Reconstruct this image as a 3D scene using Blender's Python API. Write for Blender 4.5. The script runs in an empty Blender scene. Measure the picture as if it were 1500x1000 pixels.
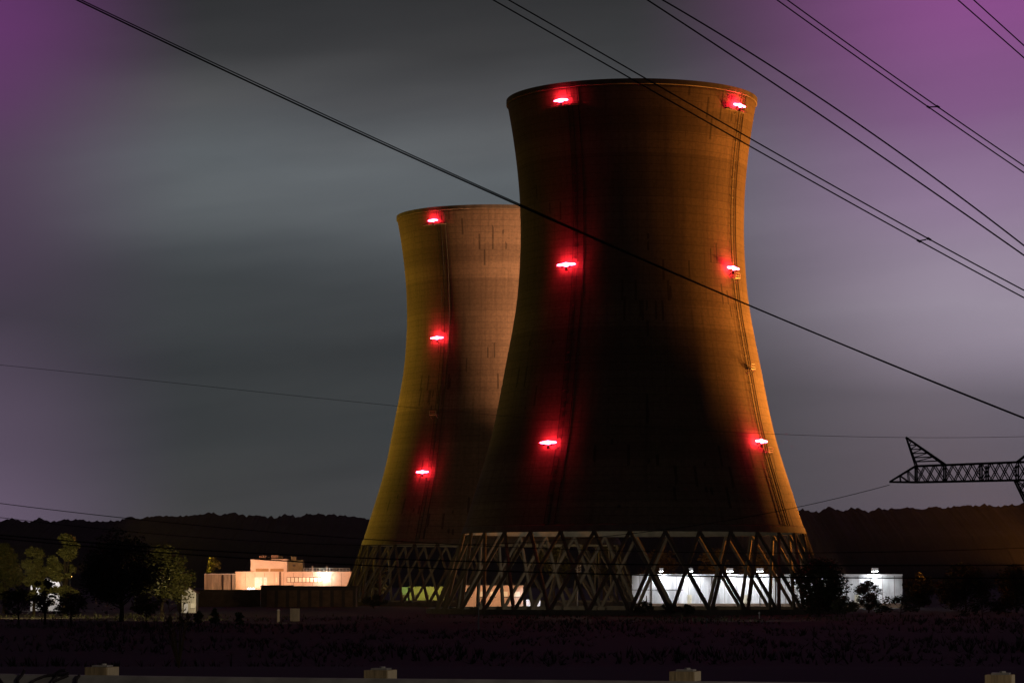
import bpy, bmesh, math, random
import numpy as np
from mathutils import Vector, Matrix, noise

random.seed(11)
R = math.radians
C = bpy.context.scene.collection
sc = bpy.context.scene

# ------------------------------------------------------------------ camera
F, W0, H0 = 4000.0, 1500.0, 1000.0
CZ = 7.0
T = math.atan(350.0 / F)
FWD = Vector((0, math.cos(T), math.sin(T)))
UP = Vector((0, -math.sin(T), math.cos(T)))


def P(px, py, Y):
    """a point of the place at distance Y in front of the viewpoint"""
    d = FWD * F + Vector((px - 750, 0, 0)) + UP * (500 - py)
    d = d * (Y / d.y)
    return Vector((d.x, d.y, d.z + CZ))


def X(px, Y, py=880):
    return P(px, py, Y).x


def Z(py, Y):
    return P(750, py, Y).z


cam = bpy.data.cameras.new('camera')
co = bpy.data.objects.new('camera', cam)
C.objects.link(co)
cam.sensor_width = 36
cam.lens = 36 * F / W0
cam.clip_start, cam.clip_end = 0.5, 20000
co.location = (0, 0, CZ)
co.rotation_euler = (R(90) + T, 0, 0)
sc.camera = co
sc.view_settings.view_transform = 'Standard'
sc.view_settings.look = 'None'
sc.view_settings.exposure = 0
sc.view_settings.gamma = 1


# ------------------------------------------------------------------ materials
class N:
    def __init__(s, name):
        s.m = bpy.data.materials.new(name)
        s.m.use_nodes = True
        s.t = s.m.node_tree
        s.b = s.t.nodes['Principled BSDF']

    def new(s, kind, **kw):
        n = s.t.nodes.new(kind)
        for k, v in kw.items():
            setattr(n, k, v)
        return n

    def link(s, a, b):
        s.t.links.new(a, b)

    def mix(s, fac, a, b, mode='MIX'):
        n = s.new('ShaderNodeMix', data_type='RGBA', blend_type=mode)
        for sock, v in ((n.inputs[0], fac), (n.inputs[6], a), (n.inputs[7], b)):
            if isinstance(v, bpy.types.NodeSocket):
                s.link(v, sock)
            elif isinstance(v, (tuple, list)):
                sock.default_value = (*v, 1) if len(v) == 3 else v
            else:
                sock.default_value = v
        return n.outputs[2]

    def math(s, op, a, b=0.0, c=0.0, clamp=False):
        n = s.new('ShaderNodeMath', operation=op, use_clamp=clamp)
        for sock, v in zip(n.inputs, (a, b, c)):
            if isinstance(v, bpy.types.NodeSocket):
                s.link(v, sock)
            else:
                sock.default_value = v
        return n.outputs[0]

    def ramp(s, fac, stops):
        n = s.new('ShaderNodeValToRGB')
        e = n.color_ramp.elements
        while len(e) > 1:
            e.remove(e[-1])
        e[0].position = stops[0][0]
        e[0].color = (*stops[0][1], 1)
        for p, c in stops[1:]:
            k = e.new(p)
            k.color = (*c, 1)
        s.link(fac, n.inputs[0])
        return n.outputs[0]

    def noise(s, vec, scale, detail=4, rough=.55, out='Fac'):
        n = s.new('ShaderNodeTexNoise')
        n.inputs['Scale'].default_value = scale
        n.inputs['Detail'].default_value = detail
        n.inputs['Roughness'].default_value = rough
        if vec is not None:
            s.link(vec, n.inputs['Vector'])
        return n.outputs[out]

    def mapping(s, vec, scale):
        n = s.new('ShaderNodeMapping')
        n.inputs['Scale'].default_value = scale
        s.link(vec, n.inputs['Vector'])
        return n.outputs[0]

    def bump(s, h, strength=.3, dist=.05):
        n = s.new('ShaderNodeBump')
        n.inputs['Strength'].default_value = strength
        n.inputs['Distance'].default_value = dist
        s.link(h, n.inputs['Height'])
        s.link(n.outputs[0], s.b.inputs['Normal'])


def plain(name, col, rough=.7, metal=0, var=.35, scale=1.5, stretch=(1, 1, 1)):
    """a painted / weathered surface with mottling"""
    n = N(name)
    tc = n.new('ShaderNodeTexCoord').outputs['Object']
    f = n.noise(n.mapping(tc, stretch), scale, 6, .65)
    dark = tuple(c * (1 - var) for c in col)
    lite = tuple(min(.95, c * (1 + var * .6)) for c in col)
    n.link(n.ramp(f, [(.3, dark), (.7, lite)]), n.b.inputs['Base Color'])
    n.b.inputs['Roughness'].default_value = rough
    n.b.inputs['Metallic'].default_value = metal
    n.bump(f, .25, .03)
    return n.m


def emit(name, col, s):
    n = N(name)
    n.b.inputs['Base Color'].default_value = (*[min(1, c) for c in col], 1)
    n.b.inputs['Emission Color'].default_value = (*col, 1)
    n.b.inputs['Emission Strength'].default_value = s
    return n.m


def shell_mat(name, base, seed):
    """slip-formed concrete: lift joints, formwork panels, drips and patches (UV in metres)"""
    n = N(name)
    uv = n.new('ShaderNodeTexCoord').outputs['UV']
    off = n.new('ShaderNodeVectorMath', operation='ADD')
    n.link(uv, off.inputs[0])
    off.inputs[1].default_value = (seed * 7.3, seed * 1.7, 0)
    uv = off.outputs[0]
    br = n.new('ShaderNodeTexBrick', offset=0.0)
    for k, v in (('Scale', 1.0), ('Mortar Size', .07), ('Mortar Smooth', .5), ('Bias', 0), ('Brick Width', 160.0), ('Row Height', 1.7)):
        br.inputs[k].default_value = v
    br.inputs['Color1'].default_value = (.88, .88, .88, 1)
    br.inputs['Color2'].default_value = (1, 1, 1, 1)
    br.inputs['Mortar'].default_value = (.5, .48, .46, 1)
    n.link(uv, br.inputs['Vector'])
    ver = n.new('ShaderNodeTexBrick', offset=0.0)
    for k, v in (('Scale', 1.0), ('Mortar Size', .05), ('Mortar Smooth', .6), ('Brick Width', 1.9), ('Row Height', 500.0)):
        ver.inputs[k].default_value = v
    ver.inputs['Color1'].default_value = (.95, .95, .95, 1)
    ver.inputs['Color2'].default_value = (1, 1, 1, 1)
    ver.inputs['Mortar'].default_value = (.76, .75, .74, 1)
    n.link(uv, ver.inputs['Vector'])
    # whole lifts differ a little
    br2 = n.new('ShaderNodeTexBrick', offset=0.0)
    for k, v in (('Scale', 1.0), ('Mortar Size', .0), ('Brick Width', 400), ('Row Height', 4.65)):
        br2.inputs[k].default_value = v
    br2.inputs['Color1'].default_value = (.64, .63, .62, 1)
    br2.inputs['Color2'].default_value = (1, 1, 1, 1)
    n.link(uv, br2.inputs['Vector'])
    c = n.mix(1.0, n.mix(1.0, br.outputs['Color'], ver.outputs['Color'], 'MULTIPLY'), br2.outputs['Color'], 'MULTIPLY')
    big = n.noise(n.mapping(uv, (.05, .03, 1)), 1.0, 5, .6)
    c = n.mix(1.0, c, n.ramp(big, [(.3, (.72, .7, .68)), (.65, (1, 1, 1))]), 'MULTIPLY')
    drip = n.noise(n.mapping(uv, (.9, .045, 1)), 1.0, 5, .7)
    c = n.mix(.4, c, n.ramp(drip, [(.34, (.35, .33, .31)), (.5, (1, 1, 1))]), 'MULTIPLY')
    # dark vertical patches, gathered in zones
    pt = n.new('ShaderNodeTexBrick', offset=.37, offset_frequency=1)
    for k, v in (('Scale', 1.0), ('Mortar Size', .0), ('Brick Width', .55), ('Row Height', 4.4)):
        pt.inputs[k].default_value = v
    pt.inputs['Color1'].default_value = (0, 0, 0, 1)
    pt.inputs['Color2'].default_value = (1, 1, 1, 1)
    n.link(uv, pt.inputs['Vector'])
    zone = n.noise(n.mapping(uv, (.06, .05, 1)), 1.0, 2, .5)
    f = n.math('ADD', pt.outputs['Color'], n.math('MULTIPLY', zone, .75))
    f = n.math('GREATER_THAN', f, 1.40)
    fine = n.noise(n.mapping(uv, (3, .4, 1)), 1.0, 3, .6)
    f = n.math('MULTIPLY', f, n.math('MULTIPLY_ADD', fine, .8, .35, clamp=True))
    c = n.mix(f, c, (.12, .11, .1))
    c = n.mix(1.0, c, base, 'MULTIPLY')
    grit = n.noise(n.mapping(uv, (1.1, 1.3, 1)), 1.0, 6, .75)
    c = n.mix(1.0, c, n.ramp(grit, [(.3, (.6, .6, .6)), (.7, (1.15, 1.15, 1.15))]), 'MULTIPLY')
    n.link(c, n.b.inputs['Base Color'])
    n.b.inputs['Roughness'].default_value = .9
    n.bump(br.outputs['Fac'], -.35, .06)
    return n.m


M = {}
M['shell'] = shell_mat('tower_concrete', (.22, .16, .112), 0)
M['shell_far'] = shell_mat('tower_concrete_far', (.26, .19, .135), 3)
M['column'] = plain('column_concrete', (.13, .108, .088), .85, 0, .4, .6, (1, 1, .3))
M['inner'] = plain('inner_concrete', (.22, .21, .19), .9, 0, .3, .4)
M['steel_dark'] = plain('dark_steel', (.05, .047, .045), .6, .6, .4, 2)
M['galv'] = plain('galvanised_steel', (.40, .39, .37), .65, .3, .45, 3)
M['wire'] = plain('cable_black', (.012, .012, .013), .7, 0, .2, 2)
M['wire_pale'] = plain('cable_bare', (.10, .09, .085), .5, .6, .2, 2)
M['red_lens'] = emit('red_beacon_lens', (1.0, .02, .045), 140)
M['lamp_white'] = emit('white_lamp', (.86, 1.0, .93), 60)
M['lamp_blue'] = emit('bluish_lamp', (.75, .82, 1.0), 25)
M['lamp_warm'] = emit('sodium_lamp', (1.0, .55, .18), 25)
M['wall_cream'] = plain('cream_render', (.62, .47, .37), .8, 0, .14, .35)
M['wall_white'] = plain('white_wall_paint', (.62, .62, .65), .8, 0, .5, .45, (1, 1, .16))
M['panel_pale'] = plain('pale_corrugated_panel', (.55, .50, .38), .7, 0, .55, 1.2, (1, 1, .12))
M['ochre'] = plain('ochre_panel', (.34, .19, .07), .7, 0, .2, 1)
M['olive'] = plain('olive_panel', (.16, .14, .07), .8, 0, .3, 1)
M['window'] = plain('bright_glazing', (.75, .70, .58), .25, 0, .12, .8)
M['dark_wall'] = plain('dark_wall', (.055, .045, .04), .85, 0, .4, .6)
M['brown_wall'] = plain('brown_wall', (.14, .09, .06), .85, 0, .4, .6)
M['green_paint'] = plain('yellow_green_paint', (.36, .40, .10), .6, 0, .25, .7)
M['mint_paint'] = plain('mint_paint', (.30, .50, .22), .6, 0, .25, .7)
M['salmon'] = plain('salmon_render', (.50, .34, .25), .8, 0, .2, .7)
M['white_board'] = plain('white_board', (.66, .66, .68), .6, 0, .2, 1.5)
M['roof_dark'] = plain('dark_roof', (.04, .038, .036), .9, 0, .3, 1)
M['bark'] = plain('bark', (.06, .045, .032), .95, 0, .4, 2)
M['asphalt'] = plain('asphalt', (.045, .045, .048), .9, 0, .3, 4)
M['line_white'] = plain('road_paint_white', (.7, .7, .68), .7, 0, .3, 6)
M['line_yellow'] = plain('road_paint_yellow', (.6, .42, .06), .7, 0, .3, 6)
M['ground'] = plain('dark_soil_and_grass', (.014, .011, .009), .95, 0, .6, .12)
M['hill'] = plain('wooded_hill', (.045, .05, .04), .95, 0, .5, .02)
M['wood'] = plain('weathered_post_wood', (.40, .30, .17), .85, 0, .45, 9, (8, 8, .6))
M['wood_lit'] = plain('lit_side_post_wood', (.62, .52, .36), .8, 0, .25, 9, (8, 8, .6))  # wood colour lightened to stand for light on the post sides
M['graffiti'] = plain('black_spray_paint', (.02, .015, .02), .6, 0, .3, 8)


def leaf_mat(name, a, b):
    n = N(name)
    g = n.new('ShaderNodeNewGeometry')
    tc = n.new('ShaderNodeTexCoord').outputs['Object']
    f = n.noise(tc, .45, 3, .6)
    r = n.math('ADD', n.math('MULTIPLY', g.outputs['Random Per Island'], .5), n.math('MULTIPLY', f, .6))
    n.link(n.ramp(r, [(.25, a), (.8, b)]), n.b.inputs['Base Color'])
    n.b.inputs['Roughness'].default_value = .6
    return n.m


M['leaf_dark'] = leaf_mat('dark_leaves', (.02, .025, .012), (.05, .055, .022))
M['leaf_olive'] = leaf_mat('olive_leaves', (.06, .07, .02), (.13, .13, .035))
M['leaf_brown'] = leaf_mat('autumn_leaves', (.08, .055, .025), (.17, .11, .045))
M['leaf_pale'] = leaf_mat('pale_leaves', (.09, .10, .035), (.2, .2, .07))


# ------------------------------------------------------------------ mesh helpers
def frame_to(d):
    d = d.normalized()
    a = Vector((0, 0, 1)) if abs(d.z) < .95 else Vector((1, 0, 0))
    u = d.cross(a).normalized()
    return u, u.cross(d).normalized()


class MB:
    def __init__(s):
        s.v, s.f, s.mi, s.cur = [], [], [], 0

    def add(s, vs, fs):
        o = len(s.v)
        s.v += [tuple(v) for v in vs]
        for f in fs:
            s.f.append(tuple(i + o for i in f))
            s.mi.append(s.cur)

    def box(s, lo, hi):
        x0, y0, z0 = lo
        x1, y1, z1 = hi
        s.add([(x0, y0, z0), (x1, y0, z0), (x1, y1, z0), (x0, y1, z0), (x0, y0, z1), (x1, y0, z1), (x1, y1, z1), (x0, y1, z1)],
              [(0, 3, 2, 1), (4, 5, 6, 7), (0, 1, 5, 4), (1, 2, 6, 5), (2, 3, 7, 6), (3, 0, 4, 7)])

    def bar(s, a, b, r0, r1=None, n=6, rot=0.0):
        a, b = Vector(a), Vector(b)
        r1 = r0 if r1 is None else r1
        u, w = frame_to(b - a)
        vs = []
        for c, r in ((a, r0), (b, r1)):
            for i in range(n):
                t = rot + 2 * math.pi * i / n
                vs.append(c + u * (r * math.cos(t)) + w * (r * math.sin(t)))
        fs = [(i, (i + 1) % n, n + (i + 1) % n, n + i) for i in range(n)]
        fs += [tuple(range(n))[::-1], tuple(range(n, 2 * n))]
        s.add(vs, fs)

    def tube(s, pts, rads, n=6):
        pts = [Vector(p) for p in pts]
        vs, fs = [], []
        for k, p in enumerate(pts):
            d = pts[min(k + 1, len(pts) - 1)] - pts[max(k - 1, 0)]
            u, w = frame_to(d)
            r = rads[k] if isinstance(rads, (list, tuple)) else rads
            for i in range(n):
                t = 2 * math.pi * i / n
                vs.append(p + u * (r * math.cos(t)) + w * (r * math.sin(t)))
        for k in range(len(pts) - 1):
            for i in range(n):
                fs.append((k * n + i, k * n + (i + 1) % n, (k + 1) * n + (i + 1) % n, (k + 1) * n + i))
        fs += [tuple(range(n))[::-1], tuple((len(pts) - 1) * n + i for i in range(n))]
        s.add(vs, fs)

    def lathe(s, prof, n=48, a0=0.0, a1=2 * math.pi, closed=True):
        full = abs(a1 - a0 - 2 * math.pi) < 1e-6
        cols = n if full else n + 1
        vs = [(r * math.cos(a0 + (a1 - a0) * i / n), r * math.sin(a0 + (a1 - a0) * i / n), z) for i in range(cols) for r, z in prof]
        k = len(prof)
        fs = []
        for i in range(n):
            j = (i + 1) % cols
            for q in range(k if closed else k - 1):
                p = (q + 1) % k
                fs.append((i * k + q, j * k + q, j * k + p, i * k + p))
        s.add(vs, fs)

    def build(s, name, mats, parent=None, smooth=False):
        me = bpy.data.meshes.new(name)
        me.from_pydata(s.v, [], s.f)
        mats = mats if isinstance(mats, (list, tuple)) else [mats]
        for m in mats:
            me.materials.append(m)
        if len(mats) > 1:
            me.polygons.foreach_set('material_index', s.mi)
        if smooth:
            me.polygons.foreach_set('use_smooth', [True] * len(me.polygons))
        me.update()
        o = bpy.data.objects.new(name, me)
        C.objects.link(o)
        if parent:
            o.parent = parent
        return o


def tag(o, label=None, cat=None, group=None, kind=None):
    for k, v in (('label', label), ('category', cat), ('group', group), ('kind', kind)):
        if v:
            o[k] = v
    return o


def empty(name, loc, label, cat, group=None, rz=0):
    o = bpy.data.objects.new(name, None)
    o.location = loc
    o.rotation_euler = (0, 0, rz)
    o.empty_display_size = .5
    C.objects.link(o)
    return tag(o, label, cat, group)


def boxpart(name, lo, hi, m, parent):
    b = MB()
    b.box(lo, hi)
    return b.build(name, m, parent)


def structure(name, mb, m):
    return tag(mb.build(name, m), kind='structure')


def lamp(kind, name, loc, power, col, target=None, size=60, blend=.5, rad=.5):
    l = bpy.data.lights.new(name, kind)
    l.energy = power
    l.color = col
    l.shadow_soft_size = rad
    if kind == 'SPOT':
        l.spot_size = R(size)
        l.spot_blend = blend
    o = bpy.data.objects.new(name, l)
    C.objects.link(o)
    o.location = loc
    if target is not None:
        o.rotation_euler = (Vector(target) - Vector(loc)).to_track_quat('-Z', 'Y').to_euler()
    return o


# ------------------------------------------------------------------ world: overcast night sky
def make_world():
    w = bpy.data.worlds.new('World')
    sc.world = w
    w.use_nodes = True
    t = w.node_tree
    for n in list(t.nodes):
        t.nodes.remove(n)

    class WN(N):
        def __init__(s):
            s.t = t
    n = WN()
    out = n.new('ShaderNodeOutputWorld')
    bg = n.new('ShaderNodeBackground')
    n.link(bg.outputs[0], out.inputs[0])
    d = n.new('ShaderNodeTexCoord').outputs['Generated']
    sep = n.new('ShaderNodeSeparateXYZ')
    n.link(d, sep.inputs[0])
    el = n.math('ARCSINE', sep.outputs[2])                     # elevation
    az = n.math('ARCTAN2', sep.outputs[0], sep.outputs[1])     # azimuth, 0 = ahead
    cv = n.new('ShaderNodeCombineXYZ')
    n.link(az, cv.inputs[0])
    n.link(el, cv.inputs[1])
    # streaked, slightly slanting cloud layers
    rot = n.new('ShaderNodeMapping')
    rot.inputs['Rotation'].default_value = (0, 0, R(-7))
    n.link(cv.outputs[0], rot.inputs['Vector'])
    streak = n.noise(n.mapping(rot.outputs[0], (3.2, 24, 1)), 1.0, 5, .55)
    broad = n.noise(n.mapping(rot.outputs[0], (4.0, 9, 1)), 1.4, 2, .5)
    wob = n.math('ADD', el, n.math('MULTIPLY', n.math('SUBTRACT', broad, .5), .05))
    e01 = n.math('MULTIPLY', wob, 1 / .25, clamp=True)

    def g(v, t=(1, 1, 1)):
        v = (v / 255.0)
        v = v / 12.92 if v < .04045 else ((v + .055) / 1.055) ** 2.4
        return tuple(v * k for k in t)
    cool, neu = (.90, 1.0, 1.07), (.96, .98, 1.03)
    base = n.ramp(e01, [(0, g(66, neu)), (.10, g(70, neu)), (.2, g(62, cool)), (.31, g(58, cool)), (.42, g(68, cool)),
                        (.52, g(92, cool)), (.60, g(98, cool)), (.68, g(84, neu)), (.77, g(58, neu)), (.85, g(50, neu)), (1, g(46, neu))])
    f = n.ramp(streak, [(.3, (.78, .80, .83)), (.7, (1.2, 1.2, 1.2))])
    c = n.mix(1.0, base, f, 'MULTIPLY')
    # mauve tint put into the sky colour to the right of the plant
    wr = n.new('ShaderNodeMapRange', interpolation_type='SMOOTHSTEP')
    wr.inputs['From Min'].default_value = .04
    wr.inputs['From Max'].default_value = .175
    n.link(az, wr.inputs['Value'])
    far = n.new('ShaderNodeMapRange', interpolation_type='SMOOTHSTEP')
    far.inputs['From Min'].default_value = .6
    far.inputs['From Max'].default_value = .3
    n.link(az, far.inputs['Value'])
    fr = n.math('MULTIPLY', wr.outputs[0], far.outputs[0])
    lowc = n.ramp(e01, [(0, (.13, .10, .14)), (.12, (.12, .10, .125)), (.27, (.15, .128, .16)), (.40, (.34, .285, .36)), (.52, (.28, .19, .305)), (.66, (.225, .105, .24)),
                        (.85, (.25, .075, .25)), (1, (.18, .045, .19))])
    c = n.mix(fr, c, n.mix(.4, lowc, n.mix(1.0, lowc, f, 'MULTIPLY')))
    # a weaker violet patch low and high on the left
    wl = n.new('ShaderNodeMapRange', interpolation_type='SMOOTHSTEP')
    wl.inputs['From Min'].default_value = -.11
    wl.inputs['From Max'].default_value = -.2
    n.link(az, wl.inputs['Value'])
    farl = n.new('ShaderNodeMapRange', interpolation_type='SMOOTHSTEP')
    farl.inputs['From Min'].default_value = -.6
    farl.inputs['From Max'].default_value = -.3
    n.link(az, farl.inputs['Value'])
    leftc = n.ramp(e01, [(0, (.16, .115, .18)), (.14, (.135, .098, .155)), (.35, (.055, .042, .065)), (.6, (.085, .05, .095)), (.8, (.125, .036, .14)), (1, (.10, .028, .12))])
    c = n.mix(n.math('MULTIPLY', wl.outputs[0], farl.outputs[0]), c, leftc)
    # sky dimmed behind the viewer and overhead to cut ambient light on the towers
    aa = n.math('ABSOLUTE', az)
    dk = n.new('ShaderNodeMapRange', interpolation_type='SMOOTHSTEP')
    dk.inputs['From Min'].default_value = 1.3
    dk.inputs['From Max'].default_value = .35
    dk.inputs['To Min'].default_value = .16
    n.link(aa, dk.inputs['Value'])
    dz = n.new('ShaderNodeMapRange', interpolation_type='SMOOTHSTEP')
    dz.inputs['From Min'].default_value = .75
    dz.inputs['From Max'].default_value = .25
    dz.inputs['To Min'].default_value = .2
    n.link(el, dz.inputs['Value'])
    dk2 = n.math('MULTIPLY', dk.outputs[0], dz.outputs[0])
    cg = n.new('ShaderNodeCombineColor')
    for q in range(3):
        n.link(dk2, cg.inputs[q])
    c = n.mix(1.0, c, cg.outputs[0], 'MULTIPLY')
    # faint clear-sky component under the cloud (moon low behind the viewer)
    sky = n.new('ShaderNodeTexSky')
    sky.sky_type = 'NISHITA'
    sky.sun_disc = False
    sky.sun_elevation = R(18)
    sky.sun_rotation = R(150)
    c = n.mix(.0004, c, sky.outputs[0], 'ADD')
    n.link(c, bg.inputs[0])
    bg.inputs[1].default_value = 1.0


make_world()
ml = bpy.data.lights.new('moon', 'SUN')
ml.energy = .012
ml.angle = R(10)
ml.color = (1, .95, .9)
mo = bpy.data.objects.new('moon', ml)
C.objects.link(mo)
mo.rotation_euler = (R(72), 0, R(30))


# ------------------------------------------------------------------ ground, road, hills
def ground_z(y):
    if y < 42:
        return 5.65
    if y > 100:
        return 0.0
    k = (y - 42) / 58
    return 5.65 * (1 - (3 * k * k - 2 * k ** 3))


g = MB()
ys = [-300, -60, 0, 20, 42, 46, 50, 54, 58, 62, 66, 70, 75, 80, 85, 90, 95, 100, 130, 170, 220, 300, 400, 520, 700, 1000, 1600, 3000, 7000]
xs = [-5000, -1500, -500, -250, -120, -60, -30, 0, 30, 60, 120, 250, 500, 1500, 5000]
vs = [(x, y, ground_z(y)) for y in ys for x in xs]
k = len(xs)
g.add(vs, [(j * k + i, j * k + i + 1, (j + 1) * k + i + 1, (j + 1) * k + i) for j in range(len(ys) - 1) for i in range(k - 1)])
structure('ground', g, M['ground'])

RAIL_A = R(-16)                       # the road and its guard rail run slightly towards the right
RD = Vector((math.cos(RAIL_A), math.sin(RAIL_A), 0))
RN = Vector((-RD.y, RD.x, 0))
RO = Vector((0, 17.45, 0))


def road_strip(name, d0, d1, z, m, s0=-45, s1=60):
    b = MB()
    pts = [RO + RD * s + RN * d for s, d in ((s0, d0), (s1, d0), (s1, d1), (s0, d1))]
    b.add([(p.x, p.y, z) for p in pts], [(0, 1, 2, 3)])
    return structure(name, b, m)


road_strip('road', 1.0, 10.0, 5.654, M['asphalt'])
road_strip('road_edge_line', 1.5, 1.62, 5.658, M['line_white'])
road_strip('road_centre_line', 5.4, 5.52, 5.658, M['line_yellow'])

h = MB()
cols = 1500
rows = []
for i in range(cols + 1):
    x = -1600 + 3200 * i / cols
    u = x / 3000 * F + 750
    base = 742 + 12 / (1 + math.exp((u - 700) / 60)) + 10 / (1 + math.exp((u - 250) / 70))
    top = (850 - base) / F * 3000 + CZ
    top += 7 * noise.noise((x * .004, 0, 0)) + 5 * noise.noise((x * .017, 3, 0)) + 4 * noise.noise((x * .07, 7, 0)) + 3.5 * abs(noise.noise((x * .13, 2, 0))) + 2.2 * noise.noise((x * .33, 5, 0))
    rows.append((x, top))
vs = []
for x, top in rows:
    vs += [(x, 2700, 0), (x, 2850, top * .6), (x, 2980, top * .93), (x, 3010, top), (x, 3300, top * .7), (x, 3700, 0)]
h.add(vs, [(i * 6 + q, i * 6 + q + 6, i * 6 + q + 7, i * 6 + q + 1) for i in range(cols) for q in range(5)])
structure('hills', h, M['hill'])


# ------------------------------------------------------------------ cooling towers
PROF = [(150, 183), (198, 174.8), (252, 168), (304, 164.3), (371, 164.3), (447, 170.5), (538, 187), (640, 208), (742, 239), (782, 252)]


def prof_points():
    pts = []
    for py, hw in PROF:
        z = Z(py, 600)
        depth = 600 * math.cos(T) + (z - CZ) * math.sin(T)
        pts.append((z, hw / F * depth * .9975))
    return pts


PP = prof_points()[::-1]
ZB, ZT = PP[0][0], PP[-1][0]


def radius(z):
    """Catmull-Rom through the profile"""
    pts = PP
    for i in range(len(pts) - 1):
        if z <= pts[i + 1][0] or i == len(pts) - 2:
            z0, r0 = pts[i]
            z1, r1 = pts[i + 1]
            a = pts[max(i - 1, 0)]
            b = pts[min(i + 2, len(pts) - 1)]
            m0 = (r1 - a[1]) / (z1 - a[0])
            m1 = (b[1] - r0) / (b[0] - z0)
            h_ = z1 - z0
            t = (z - z0) / h_
            return (2 * t ** 3 - 3 * t * t + 1) * r0 + (t ** 3 - 2 * t * t + t) * h_ * m0 + (3 * t * t - 2 * t ** 3) * r1 + (t ** 3 - t * t) * h_ * m1


NX = 32
RFOOT = 43.2


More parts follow.
